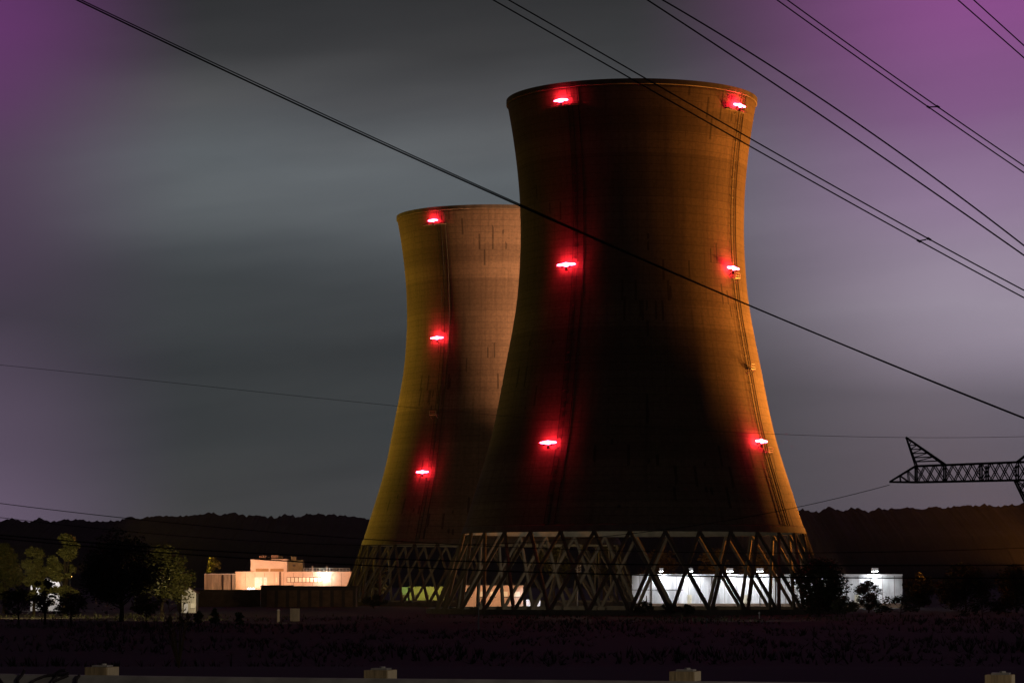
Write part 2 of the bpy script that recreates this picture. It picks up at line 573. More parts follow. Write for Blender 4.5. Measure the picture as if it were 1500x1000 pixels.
def make_tower(loc, label, mat, beacon_angles, ladder_angles, platforms, phase):
    t = empty('cooling_tower', loc, label, 'cooling tower', 'cooling towers')
    # shell with UV in metres
    seg, nz = 144, 64
    me = bpy.data.meshes.new('shell')
    bm = bmesh.new()
    uvl = bm.loops.layers.uv.new('UVMap')
    zs = [ZB + (ZT - ZB) * i / nz for i in range(nz + 1)]
    outer = [[bm.verts.new((radius(z) * math.cos(2 * math.pi * i / seg), radius(z) * math.sin(2 * math.pi * i / seg), z)) for i in range(seg)] for z in zs]
    inner = [[bm.verts.new(((radius(z) - .7) * math.cos(2 * math.pi * i / seg), (radius(z) - .7) * math.sin(2 * math.pi * i / seg), z)) for i in range(seg)] for z in zs]
    UM = 2 * math.pi * 30 / seg

    def face(vv, uv, mi):
        f = bm.faces.new(vv)
        f.smooth = True
        f.material_index = mi
        for l, c in zip(f.loops, uv):
            l[uvl].uv = c
    for j in range(nz):
        for i in range(seg):
            i2 = (i + 1) % seg
            uv = [(i * UM, zs[j]), ((i + 1) * UM, zs[j]), ((i + 1) * UM, zs[j + 1]), (i * UM, zs[j + 1])]
            face((outer[j][i], outer[j][i2], outer[j + 1][i2], outer[j + 1][i]), uv, 0)
            face((inner[j][i2], inner[j][i], inner[j + 1][i], inner[j + 1][i2]), [uv[1], uv[0], uv[3], uv[2]], 1)
    for ring, j in ((0, 0), (1, nz)):
        for i in range(seg):
            i2 = (i + 1) % seg
            vv = (inner[j][i], inner[j][i2], outer[j][i2], outer[j][i]) if ring == 0 else (outer[j][i], outer[j][i2], inner[j][i2], inner[j][i])
            f = bm.faces.new(vv)
            f.material_index = 1
    bm.to_mesh(me)
    bm.free()
    me.materials.append(mat)
    me.materials.append(M['inner'])
    sh = bpy.data.objects.new('shell', me)
    C.objects.link(sh)
    sh.parent = t
    # stiffening ring at the lip and short ledges added below it to catch beacon streaks
    b = MB()
    r = radius(ZT)
    b.lathe([(radius(ZT - .9) + .02, ZT - .9), (r + .14, ZT - .8), (r + .16, ZT + .25), (r - .75, ZT + .25), (r - .75, ZT + .01), (r + .02, ZT + .01)], 144)
    b.build('rim_ring', M['column'], t, False)
    zg = ZT - 4.5
    rg = radius(zg)
    for ang, zz in beacon_angles:
        if zz > ZT - 8:
            b = MB()
            b.lathe([(rg + .02, zg - .3), (rg + .95, zg - .3), (rg + .95, zg + .05), (rg + .02, zg + .05)], 16, ang - R(90) - .15, ang - R(90) + .15)
            b.build('beacon_streak_ledge', M['column'], t)
    b = MB()
    b.lathe([(radius(ZB) + .03, ZB - .02), (radius(ZB) + .16, ZB + .05), (radius(ZB + 1.3) + .12, ZB + 1.3), (radius(ZB + 1.4) + .02, ZB + 1.45)], 144)
    b.build('ring_beam', M['column'], t)
    # deck added inside to stop lamp light escaping upward; basin wall round the feet
    b = MB()
    rd = radius(ZB + 3) - .85
    b.lathe([(.01, ZB + 3), (rd, ZB + 3), (rd, ZB + 3.4), (.01, ZB + 3.4)], 64)
    b.build('light_stop_deck', M['dark_wall'], t)
    b = MB()
    b.lathe([(RFOOT + 2.2, 0.0), (RFOOT + 2.2, 1.1), (RFOOT + 1.8, 1.1), (RFOOT + 1.8, 0.0)], 96)
    b.build('basin_wall', M['column'], t)
    # crossing columns
    d = math.pi / NX
    rt = radius(ZB) - .25
    meshes = []
    for s in (-1, 1):
        b = MB()
        a0 = Vector((RFOOT * math.cos(-s * d), RFOOT * math.sin(-s * d), .5))
        a1 = Vector((rt * math.cos(s * d), rt * math.sin(s * d), ZB + .05))
        if s == 1:
            a0 *= (RFOOT + .12) / RFOOT
            a0.z = .5
        b.bar(a0, a1, .42, .38, 8, R(22.5))
        b.box((a0.x - .8, a0.y - .8, -.1), (a0.x + .8, a0.y + .8, .9))
        o = b.build('column', M['column'], t)
        o.rotation_euler.z = phase
        meshes.append(o)
    for q in range(1, NX):
        for m in meshes:
            c = m.copy()
            C.objects.link(c)
            c.parent = t
            c.rotation_euler.z = phase + 2 * d * q

    def on(ang, z, off=0.0):
        rr = radius(z) + off
        return Vector((rr * math.sin(ang), -rr * math.cos(ang), z))
    # aircraft warning lights, lens drawn out sideways to imitate their glare
    for ang, zz in beacon_angles:
        p = on(ang, zz)
        nrm = Vector((math.sin(ang), -math.cos(ang), 0))
        side = Vector((math.cos(ang), math.sin(ang), 0))
        top = zz > ZT - 8
        b = MB()
        b.bar(p - nrm * .3, p + nrm * 1.5, .09, None, 6)
        b.bar(p - nrm * .2 - Vector((0, 0, 1.1)), p + nrm * 1.4, .07, None, 6)
        base = p + nrm * 1.15
        b.bar(base - side * 1.5, base + side * 1.5, .11, None, 6)
        for k_ in (-.95, .95):
            b.bar(base + side * k_ - Vector((0, 0, .05)), base + side * k_ + Vector((0, 0, .3)), .34, .34, 10)
        b.box((base.x - .25, base.y - .25, base.z - .75), (base.x + .25, base.y + .25, base.z - .1))
        w = b.build('warning_light', M['steel_dark'], t)
        sc_ = .82 + .36 * ((zz * 7.13 + ang * 3.7) % 1.0)
        lb = MB()
        lb.tube([base + side * k_ + Vector((0, 0, .55)) for k_ in (-2.1 * sc_, -1.9 * sc_, -.6, 0, .6, 1.9 * sc_, 2.1 * sc_)], [.05, .17 * sc_, .34, .44 * sc_, .34, .17 * sc_, .05], 10)
        lb.build('lens', M['red_lens'], w, True)
    # caged ladders with cable runs
    for ang in ladder_angles:
        b = MB()
        zz = [ZB + 1.5 + (ZT - ZB - 2.5) * i / 46 for i in range(47)]
        for da in (-.55, .55):
            b.tube([on(ang + da / radius(z), z, .28) for z in zz], .07, 4)
        b.tube([on(ang + 1.9 / radius(z), z, .16) for z in zz], .09, 4)
        for z in zz[::1]:
            pa, pb = on(ang - .55 / radius(z), z, .28), on(ang + .55 / radius(z), z, .28)
            b.bar(pa, pb, .06, None, 4)
            b.bar(on(ang, z, -.1), on(ang, z, .3), .06, None, 4)
        b.build('ladder', M['steel_dark'], t)
    for ang, zz in platforms:
        p = on(ang, zz)
        nrm = Vector((math.sin(ang), -math.cos(ang), 0))
        side = Vector((math.cos(ang), math.sin(ang), 0))
        b = MB()
        for s in (-1.1, 1.1):
            q = p + side * s
            b.bar(q - nrm * .4, q + nrm * 1.3, .09, None, 4)
            b.bar(q - nrm * .4 - Vector((0, 0, 1.5)), q + nrm * 1.2, .08, None, 4)
            b.bar(q + nrm * 1.25, q + nrm * 1.25 + Vector((0, 0, 1.1)), .06, None, 4)
        for f in (.1, .4, .7, 1.0, 1.25):
            b.bar(p + nrm * f - side * 1.15 + Vector((0, 0, .08)), p + nrm * f + side * 1.15 + Vector((0, 0, .08)), .09, None, 4)
        for hz in (.55, 1.1):
            b.bar(p + nrm * 1.25 - side * 1.1 + Vector((0, 0, hz)), p + nrm * 1.25 + side * 1.1 + Vector((0, 0, hz)), .05, None, 4)
        b.build('platform', M['galv'], t)
    return t


def bz(py, D, ang, zguess=60):
    """height on a tower's face for a level in the picture"""
    z = zguess
    for _ in range(6):
        z = Z(py, D - radius(min(max(z, ZB), ZT)) * math.cos(ang))
    return z


D1, D2 = 600.0, 795.0
F1 = Vector((X(928, D1), D1, 0))
F2 = Vector((X(719.5, D2), D2, 0))
AL, AR, AB = R(-35), R(53.5), R(-36)
make_tower(F1, 'taller-looking nearer concrete cooling tower with six lit red beacons and dark front', M['shell'],
           [(AL, ZT - 4.2), (AR, ZT - 4.2), (AL, bz(392, D1, AL)), (AR, bz(397, D1, AR)), (AL, bz(652, D1, AL)), (AR, bz(650, D1, AR))],
           [AL + R(3.5), AR + R(4)], [(AR + R(3.5), bz(407, D1, AR)), (AR + R(5), bz(540, D1, AR)), (AR + R(5), bz(662, D1, AR))], R(-88))
make_tower(F2, 'farther cooling tower half hidden behind the nearer one, tan upper part and three red beacons', M['shell_far'],
           [(AB, ZT - 4.2), (AB, bz(498, D2, AB)), (AB, bz(694, D2, AB))],
           [AB + R(3)], [(AB + R(2), bz(608, D2, AB))], R(-85))


# ------------------------------------------------------------------ vegetation
def leaf_cloud(b, clumps, n, size, rng):
    """many small leaf sprays scattered through lumpy clumps"""
    tot = sum(c[1] ** 2 for c in clumps)
    for c, r, sq in clumps:
        for _ in range(max(6, int(n * r * r / tot))):
            d = Vector((rng.gauss(0, 1), rng.gauss(0, 1), rng.gauss(0, 1))).normalized()
            p = Vector(c) + Vector((d.x * r, d.y * r, d.z * r * sq)) * (rng.random() ** .42) * rng.uniform(.75, 1.12)
            a = Vector((rng.gauss(0, 1), rng.gauss(0, 1), rng.gauss(0, 1))).normalized()
            u, w = frame_to(a)
            s = size * rng.uniform(.5, 1.25)
            b.add([p + u * s, p + w * s * .5, p - u * s * .8, p - w * s * .55], [(0, 1, 2, 3)])


def tree(name, px, Y, top, bot, wid, leaf, label, group=None, n=2600, seed=0, cat='tree', dens=1.0, size=None, base=None):
    """a tree whose crown spans heights top..bot (photo rows) and wid photo columns"""
    rng = random.Random(seed * 31 + 5)
    x = X(px, Y)
    zt, zb = Z(top, Y), Z(bot, Y)
    gz = ground_z(Y) if base is None else base
    r = wid / F * Y / 2
    t = empty(name, (x, Y, gz), label, cat, group)
    zt -= gz
    zb -= gz
    zb = max(zb, .4)
    H = zt - zb
    clumps = []
    for i in range(int(24 * dens)):
        f = rng.random()
        prof = max(math.sin(math.pi * min(1, .16 + .80 * f)) ** .7, .9 if f < .45 else 0)
        a = rng.uniform(0, 2 * math.pi)
        rr = r * prof * rng.random() ** .5 * .85
        cr = min(r * rng.uniform(.25, .55), H * .28)
        clumps.append(((rr * math.cos(a), rr * math.sin(a), zb + cr * .6 + f * (H - cr * 1.3)), cr, rng.uniform(.6, .95)))
    tr = MB()
    th = max(.05, zt * .022)
    top_p = Vector((rng.uniform(-.1, .1) * r, 0, zb + H * .7))
    tr.tube([Vector((0, 0, -.2)), Vector((rng.uniform(-.05, .05) * r, 0, zb * .6 + .1)), top_p * .75 + Vector((0, 0, .1)), top_p], [th * 1.3, th, th * .6, th * .2], 7)
    for c, cr, _ in clumps[::2]:
        c = Vector(c)
        s = Vector((0, 0, zb * .5 + .3 + .4 * (c.z - zb)))
        tr.tube([s, (s + c) / 2 + Vector((0, 0, -.03 * H)), c], [th * .45, th * .3, th * .1], 5)
    tr.build('trunk', M['bark'], t)
    cb = MB()
    leaf_cloud(cb, clumps, n, size or max(.2, .62 * Y / 1000), rng)
    cb.build('crown', leaf, t)
    return t


TL = 'trees on the left of the plant'
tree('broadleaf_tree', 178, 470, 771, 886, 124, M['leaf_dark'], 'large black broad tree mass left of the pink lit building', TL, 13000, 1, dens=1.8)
tree('broadleaf_tree', 238, 500, 796, 880, 84, M['leaf_olive'], 'olive tree with a lit yellowish crown beside the big black tree', TL, 9000, 2, dens=1.6, size=.28)
tree('broadleaf_tree', 95, 560, 779, 880, 48, M['leaf_pale'], 'round pale yellow-green tree just left of the big black tree', TL, 8320, 3)
tree('broadleaf_tree', 50, 570, 797, 884, 46, M['leaf_pale'], 'lower yellowish tree second from the left picture edge', TL, 7040, 4)
tree('broadleaf_tree', 6, 590, 792, 884, 60, M['leaf_olive'], 'hazy olive tree cut by the left picture edge', TL, 8320, 5)
tree('broadleaf_tree', 312, 860, 815, 850, 24, M['leaf_olive'], 'small lit tree behind the streaked pale panel wall', TL, 1300, 6)
tree('broadleaf_tree', 262, 640, 820, 880, 50, M['leaf_dark'], 'dark bushy tree behind the small gabled shed', TL, 4400, 7)
TR = 'trees on the right of the plant'
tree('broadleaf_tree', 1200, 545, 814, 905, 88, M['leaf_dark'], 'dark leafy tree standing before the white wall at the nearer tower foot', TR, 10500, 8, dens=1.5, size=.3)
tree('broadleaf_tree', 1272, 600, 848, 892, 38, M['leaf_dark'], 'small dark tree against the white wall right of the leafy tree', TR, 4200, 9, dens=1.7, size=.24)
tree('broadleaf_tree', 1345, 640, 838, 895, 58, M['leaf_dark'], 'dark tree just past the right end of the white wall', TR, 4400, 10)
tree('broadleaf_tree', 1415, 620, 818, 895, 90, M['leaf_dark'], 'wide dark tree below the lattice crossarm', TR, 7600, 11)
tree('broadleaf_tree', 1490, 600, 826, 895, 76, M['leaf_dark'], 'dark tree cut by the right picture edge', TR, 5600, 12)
TB = 'trees beyond the nearer tower legs'
tree('broadleaf_tree', 1048, 900, 800, 862, 60, M['leaf_brown'], 'brownish tree seen through the legs above the middle of the white wall', TB, 2200, 13)
tree('broadleaf_tree', 1110, 890, 803, 862, 56, M['leaf_brown'], 'brownish tree seen through the rightmost legs above the white wall', TB, 2200, 14)
tree('broadleaf_tree', 968, 930, 798, 858, 64, M['leaf_brown'], 'dim brown tree above the left end of the white wall', TB, 2200, 15)
tree('broadleaf_tree', 812, 960, 795, 852, 66, M['leaf_olive'], 'yellowish tree seen through the middle of the nearer tower legs', TB, 2300, 16)
tree('broadleaf_tree', 885, 980, 792, 856, 64, M['leaf_olive'], 'olive tree seen through the legs right of the crossarm pole', TB, 2300, 17)
tree('broadleaf_tree', 540, 905, 812, 872, 56, M['leaf_brown'], 'dull brown tree behind the left legs of the farther tower', TB, 2000, 18)
SH = 'shrubs on the plant side'
for i, (px, Y, top, bot, wid, lf, lab) in enumerate([
        (28, 430, 856, 903, 60, 'leaf_dark', 'dark shrub at the far left below the hazy trees'),
        (66, 440, 842, 900, 44, 'leaf_dark', 'dark gappy shrub in front of the added white cabin'),
        (105, 430, 858, 905, 56, 'leaf_dark', 'dark shrub under the round pale tree'),
        (215, 410, 868, 906, 70, 'leaf_brown', 'brown shrub left of the small gabled shed'),
        (290, 420, 893, 913, 14, 'leaf_pale', 'small pale shrub below the gabled shed'),
        (316, 420, 890, 913, 16, 'leaf_pale', 'small pale shrub second in the row right of the shed'),
        (351, 415, 895, 918, 13, 'leaf_pale', 'small pale shrub third in the row right of the shed'),
        (548, 690, 868, 893, 46, 'leaf_dark', 'dark shrub at the left feet of the farther tower'),
        (945, 552, 876, 899, 36, 'leaf_dark', 'twiggy shrub before the left end of the white wall'),
        (982, 550, 880, 899, 30, 'leaf_dark', 'low shrub before the white wall, second from its left end'),
        (1006, 548, 884, 900, 22, 'leaf_dark', 'smallest low shrub before the white wall'),
        (1238, 500, 872, 912, 50, 'leaf_dark', 'dark shrub at the foot of the leafy right tree'),
        (1320, 520, 868, 910, 90, 'leaf_dark', 'wide dark shrub under the small tree by the white wall'),
        (1440, 500, 872, 914, 100, 'leaf_dark', 'wide dark shrub at the right end of the plant ground')]):
    tree('shrub', px, Y, top, bot, wid, M[lf], lab, SH, 700 if wid < 40 else 1300, 40 + i, 'shrub', .7, size=.26)

# rough growth over the bank and the flat ground: one mass
b = MB()
rng = random.Random(77)
for _ in range(9000):
    y = rng.uniform(180, 545)
    x = rng.uniform(-1, 1) * (y * .21 + 4)
    if (x - F1.x) ** 2 + (y - F1.y) ** 2 < 47 ** 2:
        continue
    k_ = noise.noise((x * .05, y * .03, 0)) + .5 * noise.noise((x * .2, y * .1, 4))
    if k_ < -.05:
        continue
    hgt = rng.uniform(.2, .9) * (.6 + 1.6 * k_)
    for q in range(3):
        a = rng.uniform(0, 6.28)
        dx, dy = math.cos(a) * .09, math.sin(a) * .09
        lx, ly = rng.gauss(0, .35), rng.gauss(0, .35)
        b.add([(x - dx, y - dy, -.02), (x + dx, y + dy, -.02), (x + lx, y + ly, hgt)], [(0, 1, 2)])
tag(b.build('undergrowth', M['leaf_dark']), 'dark rough growth over the flat ground before the towers', 'undergrowth', kind='stuff')

# the tall weed beyond the road, lower left
b = MB()
rng = random.Random(5)
wx = X(262, 44, 975)
for i in range(11):
    a = rng.uniform(0, 6.28)
    top = Vector((math.cos(a) * rng.uniform(.05, .3), math.sin(a) * .2, rng.uniform(.55, 1.15)))
    mid = top * .55 + Vector((0, 0, .08))
    b.tube([(0, 0, 0), mid, top], [.012, .009, .004], 5)
    for q in range(12):
        p = mid.lerp(top, rng.random())
        u = Vector((rng.gauss(0, 1), rng.gauss(0, 1), rng.gauss(.4, .6))).normalized()
        s = rng.uniform(.04, .1)
        w = u.cross(Vector((0, 0, 1))).normalized() * s * .3
        b.add([p, p + u * s + w, p + u * s * 2, p + u * s - w], [(0, 1, 2, 3)])
wd = b.build('weed', M['leaf_brown'])
wd.location = (wx, 44, ground_z(44) - .02)
tag(wd, 'tall dry weed beyond the guard rail at lower left', 'weed')


# ------------------------------------------------------------------ buildings
def rect_box(name, px0, px1, top, bot, Y, depth, m, parent, o):
    x0, x1 = X(px0, Y, (top + bot) / 2) - o.x, X(px1, Y, (top + bot) / 2) - o.x
    return boxpart(name, (x0, Y - o.y, Z(bot, Y) - o.z), (x1, Y - o.y + depth, Z(top, Y) - o.z), m, parent)


# --- pink lit building, left
YB = 840.0
o = Vector((X(430, YB), YB, 0))
bd = empty('plant_building', o, 'salmon lit flat roofed plant building with a raised block and a strip of windows', 'building')
x0, x1 = X(345, YB) - o.x, X(514, YB) - o.x
boxpart('wall', (x0, 0, 0), (x1, 16, Z(838, YB)), M['wall_cream'], bd)
boxpart('parapet', (x0 - .15, -.2, Z(838, YB) + .003), (x1 + .15, 16.2, Z(838, YB) + .3), M['wall_cream'], bd)
ra, rb = X(366.5, YB) - o.x, X(420, YB) - o.x
boxpart('roof_block', (ra, .4, Z(838, YB) + .303), (rb, 12, Z(818.5, YB)), M['wall_cream'], bd)
rc = X(443, YB + 4) - o.x
boxpart('shaded_block_side', (rb + .003, 4, Z(838, YB) + .303), (rc, 12, Z(820, YB)), M['olive'], bd)  # side of the raised block, its shade put into the olive colour
boxpart('vent_opening', (rc - 3.1, 3.9, Z(829, YB)), (rc - 2.2, 4.02, Z(826, YB)), M['dark_wall'], bd)
for pa, pb in ((374, 393), (395.5, 415)):
    f = boxpart('louvre_panel', (X(pa, YB) - o.x, .25, Z(836.8, YB)), (X(pb, YB) - o.x, .45, Z(832.3, YB)), M['ochre'], bd)
for pa, pb, top, mt in ((377, 386.5, 813, 'salmon'), (389, 393, 814.5, 'dark_wall'), (395, 405, 812.5, 'salmon'), (406.5, 411.5, 814, 'olive'), (424.5, 431.5, 814.5, 'olive')):
    zz = Z(818.5, YB) if pa < 420 else Z(820, YB)
    u = boxpart('roof_unit', (X(pa, YB) - o.x, 4.4, zz), (X(pb, YB) - o.x, 7, Z(top, YB)), M[mt], bd)
    q = MB()
    for i in range(3):
        zz2 = zz + (Z(top, YB) - zz) * (.25 + .25 * i)
        q.box((X(pa, YB) - o.x + .15, 4.3, zz2), (X(pb, YB) - o.x - .15, 4.41, zz2 + .1))
    q.build('louvre', M['dark_wall'], u)
for i in range(9):
    pa = 420.5 + i * 5.6
    w = boxpart('window', (X(pa, YB) - o.x, -.06, Z(852, YB)), (X(pa + 4.6, YB) - o.x, .1, Z(845.3, YB)), M['window'], bd)
    fr = MB()
    wx0, wx1, wz0, wz1 = X(pa, YB) - o.x, X(pa + 4.6, YB) - o.x, Z(852, YB), Z(845.3, YB)
    fr.box((wx0 - .12, -.14, wz0 - .12), (wx1 + .12, -.03, wz0))
    fr.box((wx0 - .12, -.14, wz1), (wx1 + .12, -.03, wz1 + .12))
    fr.box((wx0 - .12, -.14, wz0), (wx0, -.03, wz1))
    fr.box((wx1, -.14, wz0), (wx1 + .12, -.03, wz1))
    fr.build('frame', M['brown_wall'], w)
for pa, pb in ((373, 384), (386, 391)):
    boxpart('door', (X(pa, YB) - o.x, -.08, Z(860, YB)), (X(pb, YB) - o.x, .1, Z(845, YB)), M['white_board'], bd)
boxpart('narrow_window', (X(404, YB) - o.x, -.08, Z(852, YB)), (X(405.4, YB) - o.x, .1, Z(845, YB)), M['window'], bd)
q = MB()
q.bar((X(410, YB) - o.x, -.25, Z(860, YB)), (X(410, YB) - o.x, -.25, Z(837, YB)), .26, None, 8)
q.build('downpipe', M['brown_wall'], bd)

q = MB()
for i in range(1, 12):
    xx = x0 + (x1 - x0) * i / 12
    q.box((xx - .04, -.03, 0), (xx + .04, -.004, Z(838, YB) - .1))
q.build('wall_seams', M['brown_wall'], bd)
q = MB()
zr0 = Z(838, YB) + .3
for i in range(15):
    xx = rc + .5 + (x1 - rc - 1) * i / 14
    q.bar((xx, .3, zr0), (xx, .3, zr0 + 1.0), .05, None, 5)
for zz in (.5, 1.0):
    q.bar((rc + .5, .3, zr0 + zz), (x1 - .5, .3, zr0 + zz), .05, None, 5)
q.build('roof_railing', M['galv'], bd)
q = MB()
for xx in (rc + 3, rc + 7.5):
    q.bar((xx, 4, zr0), (xx, 4, zr0 + 1.5), .25, None, 8)
    q.bar((xx, 4, zr0 + 1.5), (xx, 4, zr0 + 1.9), .4, .1, 8)
q.build('vent_pipes', M['galv'], bd)

# floodlights on and before it
fl = empty('floodlight', (X(475, YB), YB, Z(842, YB)), 'bright white floodlight on the front of the salmon building', 'floodlight')
q = MB()
q.box((-.5, -1.3, -.45), (.5, -.8, .45))
q.bar((0, -.8, 0), (0, .15, 0), .1, None, 6)
q.build('housing', M['galv'], fl)
q = MB()
q.box((-.8, -1.42, -.6), (.8, -1.303, .6))
q.build('lens', M['lamp_white'], fl)
lamp('SPOT', 'floodlight_beam', (X(475, YB), YB - 1.6, Z(842, YB)), 3000, (.82, 1, .9), (X(475, YB), YB - 40, 0), 150, .6, .5)
lamp('POINT', 'floodlight_spill', (X(475, YB), YB - 2.6, Z(843.5, YB)), 900, (1, .97, .85), rad=.5)

fl = empty('floodlight', (X(372, YB), YB - 9, 0), 'low bluish white floodlight at the corner of the salmon building', 'floodlight')
q = MB()
zz = Z(862.5, YB - 9)
q.bar((0, 0, 0), (0, 0, zz - .3), .1, None, 6)
q.build('pole', M['galv'], fl)
q = MB()
q.box((-.9, -.35, zz - .3), (.9, .35, zz + .1))
q.build('housing', M['galv'], fl)
q = MB()
q.box((-.95, -.3, zz + .103), (.95, .4, zz + .28))
q.build('lens', M['lamp_blue'], fl)
lamp('SPOT', 'low_floodlight_beam', (X(372, YB), YB - 9, zz + .7), 6500, (1, .6, .36), (X(400, YB), YB, Z(838, YB)), 150, .6, .4)
lamp('SPOT', 'yard_light_beam', (X(440, YB - 34), YB - 36, Z(842, YB)), 52000, (1, .44, .24), (X(440, YB), YB, Z(846, YB)), 110, .5, .5)

# --- pale streaked panel wall to its left
Yp = 838.0
pw = empty('panel_wall', (X(322, Yp), Yp, 0), 'pale streaked corrugated panel wall left of the salmon building', 'wall')
q = MB()
xa, xb = X(299, Yp) - pw.location.x, X(344.6, Yp) - pw.location.x
nn = 30
for i in range(nn):
    u0, u1 = xa + (xb - xa) * i / nn, xa + (xb - xa) * (i + .55) / nn
    q.box((u0, -.12, 0), (u1, .2, Z(841, Yp)))
    q.box((u1, 0, 0), (xa + (xb - xa) * (i + 1) / nn, .2, Z(841, Yp)))
q.build('cladding', M['panel_pale'], pw)
boxpart('capping', (xa - .1, -.3, Z(841, Yp) + .003), (xb, .4, Z(839.6, Yp)), M['white_board'], pw)
bx = X(326, Yp) - pw.location.x
boxpart('post', (bx - .25, -.4, 0), (bx + .25, -.13, Z(841, Yp) - .05), M['dark_wall'], pw)
boxpart('post', (X(339, Yp) - pw.location.x - .15, -.36, 0), (X(339, Yp) - pw.location.x + .15, -.13, Z(841, Yp) - .05), M['dark_wall'], pw)

# --- dark long shed before it and low brown wall
Yd = 735.0
ds = empty('long_shed', (X(450, Yd), Yd, 0), 'long dark windowless shed in front of the salmon building', 'shed')
xa, xb = X(382, Yd) - ds.location.x, X(521, Yd) - ds.location.x
xm = X(426, Yd) - ds.location.x
boxpart('wall', (xa, 0, 0), (xb, 9, Z(859.5, Yd)), M['dark_wall'], ds)
boxpart('roof', (xa - .2, -.3, Z(859.5, Yd) + .003), (xb + .2, 9.3, Z(858, Yd)), M['roof_dark'], ds)
boxpart('roof_step', (xa, 0.3, Z(858, Yd) + .003), (xm, 9, Z(856.6, Yd)), M['roof_dark'], ds)
for i in range(8):
    xx = xa + 1.6 + i * (xb - xa - 3) / 7.5
    boxpart('door_panel', (xx, -.09, 0), (xx + 2.1, .05, Z(864, Yd)), M['brown_wall'], ds)
lw = empty('low_wall', (X(320, 745), 745, 0), 'low brown wall below the pale panel wall', 'wall')
xa, xb = X(262, 745) - lw.location.x, X(381.5, 745) - lw.location.x
boxpart('wall', (xa, 0, 0), (xb, 1.2, Z(864.5, 745)), M['brown_wall'], lw)
boxpart('coping', (xa - .1, -.15, Z(864.5, 745) + .003), (xb, 1.35, Z(863.2, 745)), M['dark_wall'], lw)

# --- small gabled shed
Ys = 600.0
gs = empty('gabled_shed', (X(277, Ys), Ys, 0), 'small gabled shed with a lit end window beside the low brown wall', 'shed')
xa, xb = -1.6, 1.5
zt = Z(868, Ys)
zr = Z(860.5, Ys)
q = MB()
q.add([(xa, 0, 0), (xb, 0, 0), (xb, 0, zt), ((xa + xb) / 2, 0, zr), (xa, 0, zt), (xa, 4.5, 0), (xb, 4.5, 0), (xb, 4.5, zt), ((xa + xb) / 2, 4.5, zr), (xa, 4.5, zt)],
      [(0, 1, 2, 3, 4), (5, 9, 8, 7, 6), (0, 5, 6, 1), (1, 6, 7, 2), (0, 4, 9, 5), (4, 3, 8, 9), (3, 2, 7, 8)])
q.build('wall', M['panel_pale'], gs)
q = MB()
mid = (xa + xb) / 2
for s, e in ((-1, xa - .25), (1, xb + .25)):
    ze = zt - .25 * (zr - zt) / ((xb - xa) / 2)
    q.add([(mid, -.35, zr + .03), (e, -.35, ze + .03), (e, 4.9, ze + .03), (mid, 4.9, zr + .03), (mid, -.35, zr + .2), (e, -.35, ze + .2), (e, 4.9, ze + .2), (mid, 4.9, zr + .2)],
          [(0, 1, 2, 3), (4, 7, 6, 5), (0, 4, 5, 1), (1, 5, 6, 2), (2, 6, 7, 3), (3, 7, 4, 0)])
q.build('roof', M['brown_wall'], gs)
w = boxpart('window', (.35, -.06, 1.0), (1.25, .05, 2.1), M['window'], gs)
boxpart('frame', (.25, -.1, .9), (1.35, -.063, 1.0), M['brown_wall'], w)
boxpart('door', (-1.1, -.06, 0), (-.2, .05, 2.0), M['white_board'], gs)

# --- sheds seen through the farther tower's legs
Yg = 905.0
for px0, px1, top, bot, mt, lab in ((586, 597.5, 859.5, 869, 'mint_paint', 'small mint green box shed left of the yellow-green shed'),
                                    (600, 651, 858.5, 880, 'green_paint', 'yellow-green shed seen between the legs of the farther tower')):
    s = empty('site_shed', (X((px0 + px1) / 2, Yg), Yg, 0), lab, 'shed')
    hw = (px1 - px0) / 2 / F * Yg
    boxpart('wall', (-hw, 0, 0), (hw, 5, Z(top, Yg) - .25), M[mt], s)
    boxpart('roof', (-hw - .2, -.3, Z(top, Yg) - .247), (hw + .2, 5.2, Z(top, Yg)), M[mt], s)
    nd = 1 if hw < 2 else 3
    for i in range(nd):
        cx = -hw + (i + .5) * 2 * hw / nd
        dd = boxpart('door', (cx - .6, -.07, 0), (cx + .6, .05, 2.4), M['olive'], s)
        boxpart('handle', (cx + .35, -.14, 1.1), (cx + .45, -.073, 1.3), M['galv'], dd)
Ym = 700.0
ms = empty('low_building', (X(722, 690), 690, 0), 'low salmon lit building seen through the left legs of the nearer tower', 'building')
hw = 44 / F * 690
boxpart('wall', (-hw, 0, 0), (hw, 6, Z(858.5, 690)), M['salmon'], ms)
boxpart('roof', (-hw - .2, -.4, Z(858.5, 690) + .003), (hw + .2, 6.3, Z(857, 690)), M['salmon'], ms)
for i in range(5):
    cx = -hw + (i + .5) * 2 * hw / 5
    w = boxpart('window', (cx - .7, -.06, 3.0), (cx + .7, .05, 4.3), M['window'], ms)
    boxpart('sill', (cx - .85, -.18, 2.85), (cx + .85, -.005, 3.0), M['dark_wall'], w)
# white cabin added behind the far left shrubs to give bright specks
cb = empty('speck_cabin', (X(66, 640), 640, 0), 'added white cabin making bright specks through the shrubs at far left', 'cabin')
boxpart('wall', (-3.4, 0, 0), (3.4, 4, Z(848, 640)), M['white_board'], cb)
boxpart('roof', (-3.7, -.4, Z(848, 640) + .003), (3.7, 4.3, Z(846, 640)), M['roof_dark'], cb)
for cx in (-1.9, 1.7):
    boxpart('window', (cx - .6, -.06, 1.4), (cx + .6, .05, 2.6), M['window'], cb)
lamp('SPOT', 'speck_cabin_lamp', (X(66, 640), 634, 8), 2600, (1, .92, .85), (X(66, 640), 640, 1), 120, .5, .3)  # added lamp that brightens the cabin for the specks

